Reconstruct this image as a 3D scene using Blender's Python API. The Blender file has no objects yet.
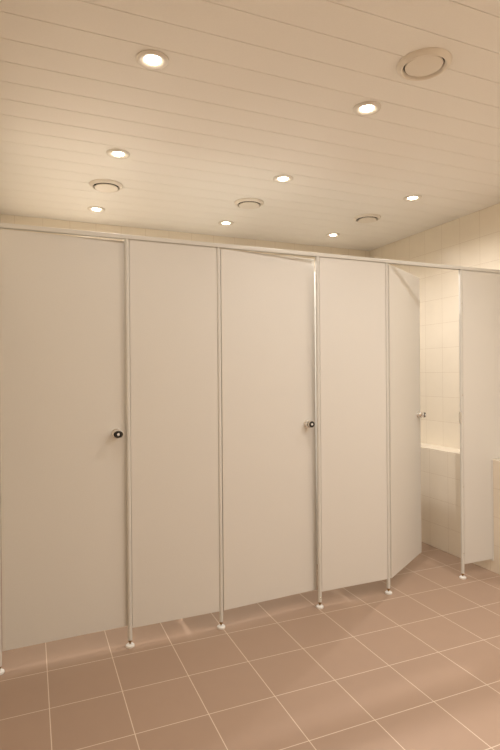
import bpy, bmesh, math
from mathutils import Vector, Matrix

S = bpy.context.scene
C = S.collection
PI = math.pi

# ------------------------------------------------------------------ camera
F_PX, YAW, ROLL, EYE = 524.7, 0.3969, -0.0081, 1.387
cam_d = bpy.data.cameras.new('camera')
cam = bpy.data.objects.new('camera', cam_d)
C.objects.link(cam)
cam_d.sensor_width = 36.0
cam_d.sensor_fit = 'AUTO'
cam_d.lens = F_PX / 750.0 * 36.0
cam_d.clip_start = 0.01
_r = Vector((math.cos(YAW), -math.sin(YAW), 0))
_f = Vector((math.sin(YAW), math.cos(YAW), 0))
_u = Vector((0, 0, 1))
_c, _s = math.cos(ROLL), math.sin(ROLL)
_r2, _u2 = _r * _c + _u * _s, _u * _c - _r * _s
cam.matrix_world = Matrix(((_r2.x, _u2.x, -_f.x, 0), (_r2.y, _u2.y, -_f.y, 0),
                           (_r2.z, _u2.z, -_f.z, EYE), (0, 0, 0, 1)))
S.camera = cam

# ------------------------------------------------------------------ world / exposure
w = bpy.data.worlds.new('world')
S.world = w
w.use_nodes = True
w.node_tree.nodes['Background'].inputs['Color'].default_value = (1.0, 0.86, 0.70, 1)
w.node_tree.nodes['Background'].inputs['Strength'].default_value = 0.0
S.view_settings.view_transform = 'Standard'
S.view_settings.look = 'None'
S.view_settings.gamma = 1.0
S.view_settings.use_curve_mapping = False
S.view_settings.exposure = 0.0

# the lamps: power, colour and beam of every ceiling downlight
LAMP_W = 20.4
LAMP_COL = (1.0, 0.962, 0.94)
LAMP_CONE = math.radians(162)
LAMP_BLEND = 1.0
LAMP_RADIUS = 0.014
LENS_EMIT = 22.0

# ------------------------------------------------------------------ dimensions (metres)
H_CEIL = 2.62
X_LEFT, X_RIGHT, X_LEDGE, Z_LEDGE = -0.20, 3.15, 2.966, 0.785
Y_BACK, Y_FRONT = 4.385, -0.95
Y_CUB = 2.724                 # centre plane of the cubicle front
Z_PANEL, Z_RAIL, H_RAIL = 0.094, 2.088, 2.109
POSTS = [-0.143, 0.463, 0.958, 1.581, 2.079, 2.692]
PT = 0.013                    # board thickness
Y_FACE = Y_CUB - 0.0065                # front face of the fixed boards


# ------------------------------------------------------------------ materials
def new_mat(name):
    m = bpy.data.materials.new(name)
    m.use_nodes = True
    nt = m.node_tree
    return m, nt, nt.nodes['Principled BSDF']


def board_mat(name, col, rough=0.42):
    m, nt, b = new_mat(name)
    n = nt.nodes.new('ShaderNodeTexNoise')
    n.inputs['Scale'].default_value = 140
    n.inputs['Detail'].default_value = 3
    tc = nt.nodes.new('ShaderNodeTexCoord')
    nt.links.new(tc.outputs['Object'], n.inputs['Vector'])
    mix = nt.nodes.new('ShaderNodeMixRGB')
    mix.inputs[1].default_value = (col[0] * 0.975, col[1] * 0.975, col[2] * 0.97, 1)
    mix.inputs[2].default_value = (min(1, col[0] * 1.025), min(1, col[1] * 1.025), min(1, col[2] * 1.03), 1)
    nt.links.new(n.outputs['Fac'], mix.inputs[0])
    nt.links.new(mix.outputs[0], b.inputs['Base Color'])
    b.inputs['Roughness'].default_value = rough
    bp = nt.nodes.new('ShaderNodeBump')
    bp.inputs['Strength'].default_value = 0.03
    bp.inputs['Distance'].default_value = 0.001
    nt.links.new(n.outputs['Fac'], bp.inputs['Height'])
    nt.links.new(bp.outputs[0], b.inputs['Normal'])
    return m


def plain_mat(name, col, rough=0.4, metal=0.0):
    m, nt, b = new_mat(name)
    b.inputs['Base Color'].default_value = (*col, 1)
    b.inputs['Roughness'].default_value = rough
    b.inputs['Metallic'].default_value = metal
    n = nt.nodes.new('ShaderNodeTexNoise')
    n.inputs['Scale'].default_value = 90
    mr = nt.nodes.new('ShaderNodeMapRange')
    mr.inputs['To Min'].default_value = max(0, rough - 0.04)
    mr.inputs['To Max'].default_value = min(1, rough + 0.04)
    nt.links.new(n.outputs['Fac'], mr.inputs['Value'])
    nt.links.new(mr.outputs[0], b.inputs['Roughness'])
    return m


def tile_mat(name, axes, off, tw, th, mortar, c1, c2, cm, rough, bump=0.35):
    """square tiles with grout, laid in metres on the plane of the two axes"""
    m, nt, b = new_mat(name)
    tc = nt.nodes.new('ShaderNodeTexCoord')
    sp = nt.nodes.new('ShaderNodeSeparateXYZ')
    nt.links.new(tc.outputs['Object'], sp.inputs[0])
    cb = nt.nodes.new('ShaderNodeCombineXYZ')
    for i in range(2):
        a = nt.nodes.new('ShaderNodeMath')
        a.operation = 'ADD'
        a.inputs[1].default_value = off[i]
        nt.links.new(sp.outputs[axes[i]], a.inputs[0])
        nt.links.new(a.outputs[0], cb.inputs[i])
    br = nt.nodes.new('ShaderNodeTexBrick')
    br.offset = 0.0
    br.squash = 1.0
    br.inputs['Scale'].default_value = 1.0
    br.inputs['Brick Width'].default_value = tw
    br.inputs['Row Height'].default_value = th
    br.inputs['Mortar Size'].default_value = mortar
    br.inputs['Mortar Smooth'].default_value = 0.15
    br.inputs['Bias'].default_value = 0.0
    br.inputs['Color1'].default_value = (*c1, 1)
    br.inputs['Color2'].default_value = (*c2, 1)
    br.inputs['Mortar'].default_value = (*cm, 1)
    nt.links.new(cb.outputs[0], br.inputs['Vector'])
    n = nt.nodes.new('ShaderNodeTexNoise')
    n.inputs['Scale'].default_value = 14
    n.inputs['Detail'].default_value = 6
    nt.links.new(tc.outputs['Object'], n.inputs['Vector'])
    hs = nt.nodes.new('ShaderNodeMapRange')
    hs.inputs['To Min'].default_value = 0.98
    hs.inputs['To Max'].default_value = 1.02
    nt.links.new(n.outputs['Fac'], hs.inputs['Value'])
    mul = nt.nodes.new('ShaderNodeVectorMath')
    mul.operation = 'SCALE'
    nt.links.new(br.outputs['Color'], mul.inputs[0])
    nt.links.new(hs.outputs[0], mul.inputs['Scale'])
    nt.links.new(mul.outputs[0], b.inputs['Base Color'])
    rr = nt.nodes.new('ShaderNodeMapRange')
    rr.inputs['To Min'].default_value = rough
    rr.inputs['To Max'].default_value = 0.8
    nt.links.new(br.outputs['Fac'], rr.inputs['Value'])
    nt.links.new(rr.outputs[0], b.inputs['Roughness'])
    bp = nt.nodes.new('ShaderNodeBump')
    bp.invert = True
    bp.inputs['Strength'].default_value = bump
    bp.inputs['Distance'].default_value = 0.002
    nt.links.new(br.outputs['Fac'], bp.inputs['Height'])
    nt.links.new(bp.outputs[0], b.inputs['Normal'])
    return m


def glow_mat(name, col, strength):
    m, nt, b = new_mat(name)
    b.inputs['Base Color'].default_value = (0.9, 0.9, 0.9, 1)
    b.inputs['Emission Color'].default_value = (*col, 1)
    b.inputs['Emission Strength'].default_value = strength
    return m


CREAM1, CREAM2, GROUTW = (0.86, 0.77, 0.63), (0.84, 0.75, 0.61), (0.60, 0.49, 0.36)
M = {
    'floor': tile_mat('floor_tiles', (0, 1), (-0.0642 + 3.0, -2.6504 + 6.0), 0.3, 0.3, 0.0019,
                      (0.390, 0.268, 0.190), (0.374, 0.257, 0.182), (0.70, 0.58, 0.46), 0.42),
    'wall_x': tile_mat('wall_tiles_side', (1, 2), (4.0 + 0.01, -H_CEIL + 4.08), 0.2, 0.204, 0.0010,
                       CREAM1, CREAM2, GROUTW, 0.25),
    'wall_xl': tile_mat('wall_tiles_low', (1, 2), (4.0 + 0.055, -Z_LEDGE + 3.96), 0.2, 0.198, 0.0010,
                        CREAM1, CREAM2, GROUTW, 0.25),
    'wall_y': tile_mat('wall_tiles_back', (0, 2), (4.1, -H_CEIL + 4.08), 0.2, 0.204, 0.0010,
                       CREAM1, CREAM2, GROUTW, 0.25),
    'ledge_top': tile_mat('ledge_tiles', (1, 0), (4.055, 1.0), 0.2, 0.2, 0.0010,
                          CREAM1, CREAM2, GROUTW, 0.25),
    'ceiling': board_mat('ceiling_boards', (0.86, 0.82, 0.755), 0.50),
    'board': board_mat('laminate_board', (0.70, 0.67, 0.61), 0.40),
    'edge': plain_mat('board_edging', (0.70, 0.66, 0.59), 0.35),
    'alu': plain_mat('coated_aluminium', (0.67, 0.645, 0.585), 0.5),
    'chrome': plain_mat('chrome', (0.80, 0.78, 0.74), 0.10, 1.0),
    'black': plain_mat('black_reflection', (0.012, 0.011, 0.010), 0.18),  # dark reflection on the knob face, painted black
    'brass': plain_mat('brass_pin', (0.30, 0.19, 0.07), 0.35, 1.0),
    'nylon': plain_mat('white_nylon', (0.86, 0.84, 0.79), 0.35),
    'vent': plain_mat('vent_enamel', (0.78, 0.71, 0.61), 0.35),
    'dark': plain_mat('vent_throat_shade', (0.03, 0.025, 0.02), 0.8),  # near-black colour for the shaded depth of the vent
    'ring': plain_mat('lamp_ring_metal', (0.72, 0.67, 0.60), 0.35, 0.35),
    'lens': glow_mat('halogen_glow', (1.0, 0.86, 0.66), LENS_EMIT),
}


# ------------------------------------------------------------------ mesh helpers
def link(name, bm, mat, parent=None, smooth=False):
    me = bpy.data.meshes.new(name)
    bmesh.ops.recalc_face_normals(bm, faces=bm.faces)
    bm.to_mesh(me)
    bm.free()
    for m in (mat if isinstance(mat, (list, tuple)) else [mat]):
        me.materials.append(m)
    if smooth:
        for p in me.polygons:
            p.use_smooth = True
        try:
            me.set_sharp_from_angle(angle=math.radians(38))
        except Exception:
            pass
    o = bpy.data.objects.new(name, me)
    C.objects.link(o)
    o.parent = parent
    return o


def add_box(bm, x0, x1, y0, y1, z0, z1, bevel=0.0, seg=2):
    vs = [bm.verts.new((x, y, z)) for x in (x0, x1) for y in (y0, y1) for z in (z0, z1)]
    q = [(0, 1, 3, 2), (4, 6, 7, 5), (0, 4, 5, 1), (2, 3, 7, 6), (0, 2, 6, 4), (1, 5, 7, 3)]
    fs = [bm.faces.new([vs[i] for i in f]) for f in q]
    if bevel:
        es = list({e for f in fs for e in f.edges})
        bmesh.ops.bevel(bm, geom=es, offset=bevel, segments=seg, profile=0.5, affect='EDGES')


def box(x0, x1, y0, y1, z0, z1, bevel=0.0):
    bm = bmesh.new()
    add_box(bm, x0, x1, y0, y1, z0, z1, bevel)
    return bm


def prism(pts, y0, y1, bevel=0.0):
    """outline in XZ pulled through Y"""
    bm = bmesh.new()
    a = [bm.verts.new((x, y0, z)) for x, z in pts]
    b = [bm.verts.new((x, y1, z)) for x, z in pts]
    n = len(pts)
    bm.faces.new(a)
    bm.faces.new(b[::-1])
    for i in range(n):
        bm.faces.new((a[i], b[i], b[(i + 1) % n], a[(i + 1) % n]))
    if bevel:
        bmesh.ops.bevel(bm, geom=list(bm.edges), offset=bevel, segments=1, affect='EDGES')
    return bm


def lathe(profile, n=32, axis='Z', sx=1.0, sz=1.0):
    """profile: (radius, height) pairs; radius 0 closes on the axis"""
    bm = bmesh.new()
    rings = []
    for r, h in profile:
        if r < 1e-6:
            pts = [(0, 0, h)]
        else:
            pts = [(r * math.cos(2 * PI * k / n), r * math.sin(2 * PI * k / n), h) for k in range(n)]
        if axis == '-Y':
            pts = [(x * sx, -z, y * sz) for x, y, z in pts]
        rings.append([bm.verts.new(p) for p in pts])
    for a, b in zip(rings, rings[1:]):
        for k in range(n):
            k2 = (k + 1) % n
            if len(a) == 1 and len(b) > 1:
                bm.faces.new((a[0], b[k], b[k2]))
            elif len(b) == 1 and len(a) > 1:
                bm.faces.new((a[k], b[0], a[k2]))
            elif len(a) > 1:
                bm.faces.new((a[k], b[k], b[k2], a[k2]))
    return bm


def thing(name, label, cat, loc=(0, 0, 0), rotz=0.0, group=None):
    o = bpy.data.objects.new(name, None)
    o.empty_display_size = 0.05
    C.objects.link(o)
    o.location = loc
    o.rotation_euler = (0, 0, rotz)
    return tag(o, label, cat, group)


def tag(o, label, cat, group=None):
    o['label'] = label
    o['category'] = cat
    o['kind'] = 'thing'
    if group:
        o['group'] = group
    return o


def struct(name, bm, mat):
    o = link(name, bm, mat)
    o['kind'] = 'structure'
    return o


def copy_tree(o, parent=None):
    c = o.copy()
    C.objects.link(c)
    if parent is not None:
        c.parent = parent
    for ch in list(o.children):
        copy_tree(ch, c)
    return c


# ------------------------------------------------------------------ the setting
T = 0.15
struct('floor', box(X_LEFT - T, X_RIGHT + T, Y_FRONT - T, Y_BACK + T, -0.1, 0.0), M['floor'])
struct('wall_left', box(X_LEFT - T, X_LEFT, Y_FRONT - T, Y_BACK + T, 0, H_CEIL), M['wall_x'])
struct('wall_back', box(X_LEFT, X_RIGHT, Y_BACK, Y_BACK + T, 0, H_CEIL), M['wall_y'])
struct('wall_front', box(X_LEFT, X_RIGHT, Y_FRONT - T, Y_FRONT, 0, H_CEIL), M['wall_y'])
struct('wall_right', box(X_RIGHT, X_RIGHT + T, Y_FRONT - T, Y_BACK + T, 0, H_CEIL), M['wall_x'])


def ledge():
    bm = bmesh.new()
    add_box(bm, X_LEDGE, X_RIGHT, Y_FRONT, Y_BACK, 0, Z_LEDGE, 0.003, 2)
    bm.normal_update()
    for f in bm.faces:
        f.material_index = 1 if f.normal.z > 0.7 else 0
    return bm


lo = struct('wall_right_lower', ledge(), [M['wall_xl'], M['ledge_top']])
bmn = lo.data
for p in bmn.polygons:
    p.material_index = 1 if p.normal.z > 0.7 else 0


def ceiling():
    """long boards running left to right with a small V joint between them"""
    pitch, y_joint, gw, gd = 0.153, 1.952, 0.004, 0.006
    prof = [(Y_FRONT - T, H_CEIL)]
    k = math.ceil((Y_FRONT - y_joint) / pitch)
    while y_joint + k * pitch < Y_BACK - 0.02:
        y = y_joint + k * pitch
        prof += [(y - gw / 2, H_CEIL), (y, H_CEIL + gd), (y + gw / 2, H_CEIL)]
        k += 1
    prof.append((Y_BACK + T, H_CEIL))
    bm = bmesh.new()
    x0, x1, zt = X_LEFT - T, X_RIGHT + T, H_CEIL + 0.08
    rows = []
    for y, z in prof:
        rows.append((bm.verts.new((x0, y, z)), bm.verts.new((x1, y, z)),
                     bm.verts.new((x0, y, zt)), bm.verts.new((x1, y, zt))))
    for a, b in zip(rows, rows[1:]):
        bm.faces.new((a[0], b[0], b[1], a[1]))
        bm.faces.new((a[2], a[3], b[3], b[2]))
        bm.faces.new((a[0], a[2], b[2], b[0]))
        bm.faces.new((a[1], b[1], b[3], a[3]))
    for r in (rows[0], rows[-1]):
        bm.faces.new((r[0], r[1], r[3], r[2]))
    return bm


struct('ceiling', ceiling(), M['ceiling'])

# ------------------------------------------------------------------ cubicle front
# rail along the top: a thin channel
def channel():
    """inverted U: the boards stand up into it"""
    hw, th = 0.0125, 0.002
    sec = [(-hw, Z_RAIL), (-hw, H_RAIL - 0.0005), (-hw + 0.0005, H_RAIL), (hw - 0.0005, H_RAIL), (hw, H_RAIL - 0.0005), (hw, Z_RAIL),
           (hw - th, Z_RAIL), (hw - th, H_RAIL - th), (-hw + th, H_RAIL - th), (-hw + th, Z_RAIL)]
    bm = bmesh.new()
    a = [bm.verts.new((X_LEFT, Y_CUB + y, z)) for y, z in sec]
    b = [bm.verts.new((X_RIGHT, Y_CUB + y, z)) for y, z in sec]
    n = len(sec)
    for i in range(n):
        bm.faces.new((a[i], b[i], b[(i + 1) % n], a[(i + 1) % n]))
    for i, j, k, l in ((0, 1, 8, 9), (1, 2, 3, 4), (1, 4, 7, 8), (4, 5, 6, 7)):
        bm.faces.new((a[i], a[j], a[k], a[l]))
        bm.faces.new((b[i], b[l], b[k], b[j]))
    return bm


rail = link('top_rail', channel(), M['alu'])
tag(rail, 'long pale metal rail running along the top of the cubicle doors and panels', 'rail')

# posts on adjustable feet
POST_LABELS = [
    'pale post against the left wall, white foot just showing at the photo edge',
    'slim pale post between the leftmost closed door and its panel',
    'slim pale post at the hinge side of the middle door',
    'slim pale post beside the slightly open middle door, latch side',
    'slim pale post carrying the hinges of the open door on the right',
    'slim pale post with screws at the narrow end panel by the tiled ledge',
]


def make_post():
    t = thing('support_post', POST_LABELS[0], 'post', (POSTS[0], Y_CUB, 0), 0, 'support posts of the cubicles')
    link('post_tube', lathe([(0, 0.034), (0.010, 0.034), (0.011, 0.035), (0.011, Z_RAIL), (0, Z_RAIL)], 28), M['alu'], t, True)
    link('levelling_pin', lathe([(0, 0.012), (0.0045, 0.012), (0.0045, 0.022), (0.0075, 0.022),
                                 (0.0075, 0.034), (0, 0.034)], 16), M['brass'], t, True)
    link('foot_disc', lathe([(0, 0), (0.0215, 0), (0.0225, 0.003), (0.0215, 0.009), (0.017, 0.013),
                             (0.009, 0.0145), (0, 0.0145)], 28), M['nylon'], t, True)
    return t


post0 = make_post()
post_things = [post0]
for x, lab in zip(POSTS[1:], POST_LABELS[1:]):
    c = copy_tree(post0)
    c.location = (x, Y_CUB, 0)
    c['label'] = lab
    post_things.append(c)


def screws(post, side, zs, front=True):
    for z in zs:
        bm = lathe([(0, 0), (0.0042, 0), (0.0042, 0.0008), (0.003, 0.002), (0, 0.0022)], 14, '-Y')
        s = link('screw', bm, M['chrome'], post, True)
        s.location = (side, -0.0108, z)


screws(post_things[5], 0.0, (0.17, 0.62, 1.24, 1.86))
screws(post_things[3], 0.0, (0.06,))
link('strike_plate', box(-0.0125, -0.0095, -0.009, 0.009, 1.05, 1.125, 0.0008), M['chrome'], post_things[5])


# fixed boards
def panel(name, x0, x1, label, pts=None):
    t = thing(name, label, 'panel', ((x0 + x1) / 2, Y_FACE, Z_PANEL), 0, 'fixed front panels')
    ox, oz = (x0 + x1) / 2, Z_PANEL
    if pts is None:
        pts = [(x0, Z_PANEL), (x1, Z_PANEL), (x1, Z_RAIL), (x0, Z_RAIL)]
    link('board', prism([(x - ox, z - oz) for x, z in pts], 0, PT, 0.0012), M['board'], t)
    return t


PX = [(POSTS[1] + 0.0113, POSTS[2] - 0.0113), (POSTS[3] + 0.0113, POSTS[4] - 0.0113)]
t = panel('toilet_partition', *PX[0], 'off-white fixed panel between the left and middle doors')
t = panel('toilet_partition', *PX[1], 'off-white fixed panel between the middle door and the open door')
xa, xb, xc = POSTS[5] + 0.0113, X_LEDGE - 0.003, X_RIGHT - 0.003
t = panel('toilet_partition', xa, xc, 'greyish end panel cut around the tiled ledge at the right wall',
          [(xa, Z_PANEL), (xb, Z_PANEL), (xb, Z_LEDGE + 0.006), (xc, Z_LEDGE + 0.006), (xc, Z_RAIL), (xa, Z_RAIL)])
ch = link('wall_channel', box(xb - 0.010 - (xa + xc) / 2, xb + 0.002 - (xa + xc) / 2, -0.004, PT + 0.004,
                              -0.012, Z_LEDGE - Z_PANEL, 0.001), M['alu'], t)

# partitions between the cubicles
for k, (x, lab) in enumerate(((0.785, 'off-white partition between left and middle cubicles, behind the front panel'),
                              (1.80, 'off-white partition between middle and open cubicles, behind the front panel'))):
    o = link('side_partition', box(-PT / 2, PT / 2, 0, Y_BACK - 0.002 - (Y_FACE + PT + 0.001), 0, Z_RAIL - Z_PANEL, 0.001),
             M['board'])
    o.location = (x, Y_FACE + PT + 0.001, Z_PANEL)
    tag(o, lab, 'partition', 'cubicle partitions')


# doors hung on their left edge
def make_door(label, post_l, post_r, angle, knob_oval, gap=0.0025, z_bot=Z_PANEL):
    wd = post_r - post_l - 0.011 - gap + 0.001     # the latch edge laps behind the post
    t = thing('cubicle_door', label, 'door', (post_l + 0.011 + gap, Y_FACE, z_bot), angle, 'cubicle doors')
    hz = Z_RAIL - 0.007 - z_bot
    link('door_board', box(0, wd, 0, PT, 0, hz, 0.0012), M['board'], t)
    for x0, x1 in ((0.0005, 0.013), (wd - 0.013, wd - 0.0003)):
        link('edge_strip', box(x0, x1, -0.0012, PT + 0.0012, 0.0006, hz - 0.0006, 0.001), M['edge'], t)
    kx, kz = wd - 0.059, 1.094 - z_bot
    lk = link('lock', lathe([(0.0250, -0.0002), (0.0250, 0.003), (0.0235, 0.005), (0.0212, 0.0055), (0.0212, 0.027),
                             (0.0195, 0.030), (0.0, 0.030)], 28, '-Y'), M['chrome'], t, True)
    lk['label'] = 'chrome door lock'
    lk.location = (kx, 0, kz)
    ox, oz = knob_oval
    tn = link('turn_knob', lathe([(0.0, 0.030), (0.008, 0.030), (0.008, 0.037), (0.0185, 0.040), (0.020, 0.043),
                                  (0.020, 0.048), (0.0185, 0.050), (0.0165, 0.0503), (0.0, 0.0503)], 32, '-Y', ox, oz), M['chrome'], lk, True)
    link('dark_reflection_cap', lathe([(0.0, 0.0504), (0.0178, 0.0504), (0.0172, 0.0525), (0.0, 0.0535)], 32, '-Y', ox, oz), M['black'], tn, True)  # black face imitates the dark room mirrored in the chrome knob
    link('white_dot', lathe([(0.0, 0.0520), (0.0068, 0.0520), (0.0062, 0.0548), (0.0, 0.0552)], 20, '-Y'), M['nylon'], tn, True)  # pale dot at the centre of the knob face
    # lock case on the inside
    link('inner_rosette', box(kx - 0.02, kx + 0.02, PT + 0.0002, PT + 0.012, kz - 0.03, kz + 0.03, 0.003), M['chrome'], t)
    return t


make_door('closed off-white cubicle door at the far left of the photo', POSTS[0], POSTS[1], math.radians(1.95), (1.38, 1.0), z_bot=0.102)
make_door('off-white middle cubicle door standing slightly ajar', POSTS[2], POSTS[3], math.radians(3.9), (1.05, 1.05))
make_door('off-white cubicle door swung open inwards, showing the tiled wall behind', POSTS[4], POSTS[5], math.radians(31.6), (1.0, 1.0), gap=0.009)


# ------------------------------------------------------------------ ceiling fittings
def make_downlight():
    t = thing('ceiling_downlight', '', 'ceiling light', (0, 0, H_CEIL), 0, 'recessed halogen downlights')
    link('trim_ring', lathe([(0.0312, -0.0005), (0.038, -0.006), (0.050, -0.0095), (0.059, -0.008), (0.0635, -0.004),
                             (0.0640, -0.0004)], 40), M['ring'], t, True)
    lens = link('lamp_lens', lathe([(0.0310, -0.0008), (0.029, -0.004), (0.020, -0.008), (0.010, -0.0113), (0, -0.0112)], 32),
                M['lens'], t, True)
    ld = bpy.data.lights.new('halogen_beam', 'SPOT')
    ld.energy = LAMP_W
    ld.color = LAMP_COL
    ld.spot_size = LAMP_CONE
    ld.spot_blend = LAMP_BLEND
    ld.shadow_soft_size = LAMP_RADIUS
    lo = bpy.data.objects.new('halogen_beam', ld)
    C.objects.link(lo)
    lo.parent = t
    lo.location = (0, 0, -0.036)
    return t


# x, y, power relative to LAMP_W, label
LAMPS = [
    (0.450, 2.030, 0.65, 'nearest and largest glaring ceiling downlight, upper left of the photo'),
    (1.450, 2.030, 1.20, 'glaring ceiling downlight left of the big round vent'),
    (2.460, 2.030, 1.10, 'ceiling downlight just outside the frame to the right of the big round vent'),
    (0.460, 2.960, 2.70, 'ceiling downlight above the left door, just in front of a round vent'),
    (1.475, 2.955, 2.90, 'ceiling downlight above the middle door, right of and before a round vent'),
    (2.480, 2.945, 1.90, 'ceiling downlight nearest the tiled right wall'),
    (0.460, 4.000, 2.10, 'small ceiling downlight furthest left, close to the back wall'),
    (1.470, 3.985, 0.85, 'small ceiling downlight close to the back wall, middle of the far row'),
    (2.475, 3.985, 1.05, 'small ceiling downlight close to the back wall, rightmost of the far row'),
    (1.460, 1.000, 0.60, 'added fill downlight over the open floor, outside the frame'),  # this and the following ones: unseen lamps added as fill light
    (2.460, 1.000, 2.50, 'added fill downlight over the open floor by the right wall, outside the frame'),
    (1.460, -0.050, 0.60, 'added fill downlight behind the viewpoint, outside the frame'),
    (2.460, -0.050, 5.50, 'added fill downlight behind the viewpoint by the right wall, outside the frame'),
]
dl = make_downlight()
for i, (x, y, power, lab) in enumerate(LAMPS):
    o = dl if i == 0 else copy_tree(dl)
    o.location = (x, y, H_CEIL)
    for ch in o.children:
        if ch.type == 'LIGHT':
            ch.data = ch.data.copy()
            ch.data.energy = LAMP_W * power
    o['label'] = lab


def make_vent():
    t = thing('ceiling_vent', '', 'air vent', (0, 0, H_CEIL), 0, 'round ceiling air vents')
    link('vent_ring', lathe([(0.078, -0.002), (0.080, -0.010), (0.084, -0.0165), (0.089, -0.018), (0.098, -0.013),
                             (0.1045, -0.006), (0.106, -0.0004)], 56), M['vent'], t, True)
    link('vent_throat_shade', lathe([(0.0, -0.0012), (0.0785, -0.0012), (0.0785, -0.0006), (0, -0.0006)], 48), M['dark'], t)  # flat black disc stands in for the shade inside the vent opening
    link('vent_disc', lathe([(0.0, -0.0015), (0.020, -0.0015), (0.020, -0.010), (0.066, -0.011), (0.0715, -0.013), (0.0735, -0.016),
                             (0.072, -0.0195), (0.065, -0.021), (0.0, -0.022)], 56), M['vent'], t, True)
    return t


VENTS = [
    (1.455, 1.655, 'large round white ceiling vent at the upper right, nearest the viewer'),
    (0.463, 3.475, 'round white ceiling vent above the left cubicle'),
    (1.455, 3.462, 'round white ceiling vent above the middle cubicle'),
    (2.460, 3.455, 'round white ceiling vent above the open cubicle, near the right wall'),
]
v0 = make_vent()
for i, (x, y, lab) in enumerate(VENTS):
    o = v0 if i == 0 else copy_tree(v0)
    o.location = (x, y, H_CEIL)
    for ch in o.children:
        if ch.name.startswith('vent_disc'):
            ch.location.z = 0.009 if i == 0 else -0.003   # the near one is screwed further in
    o['label'] = lab
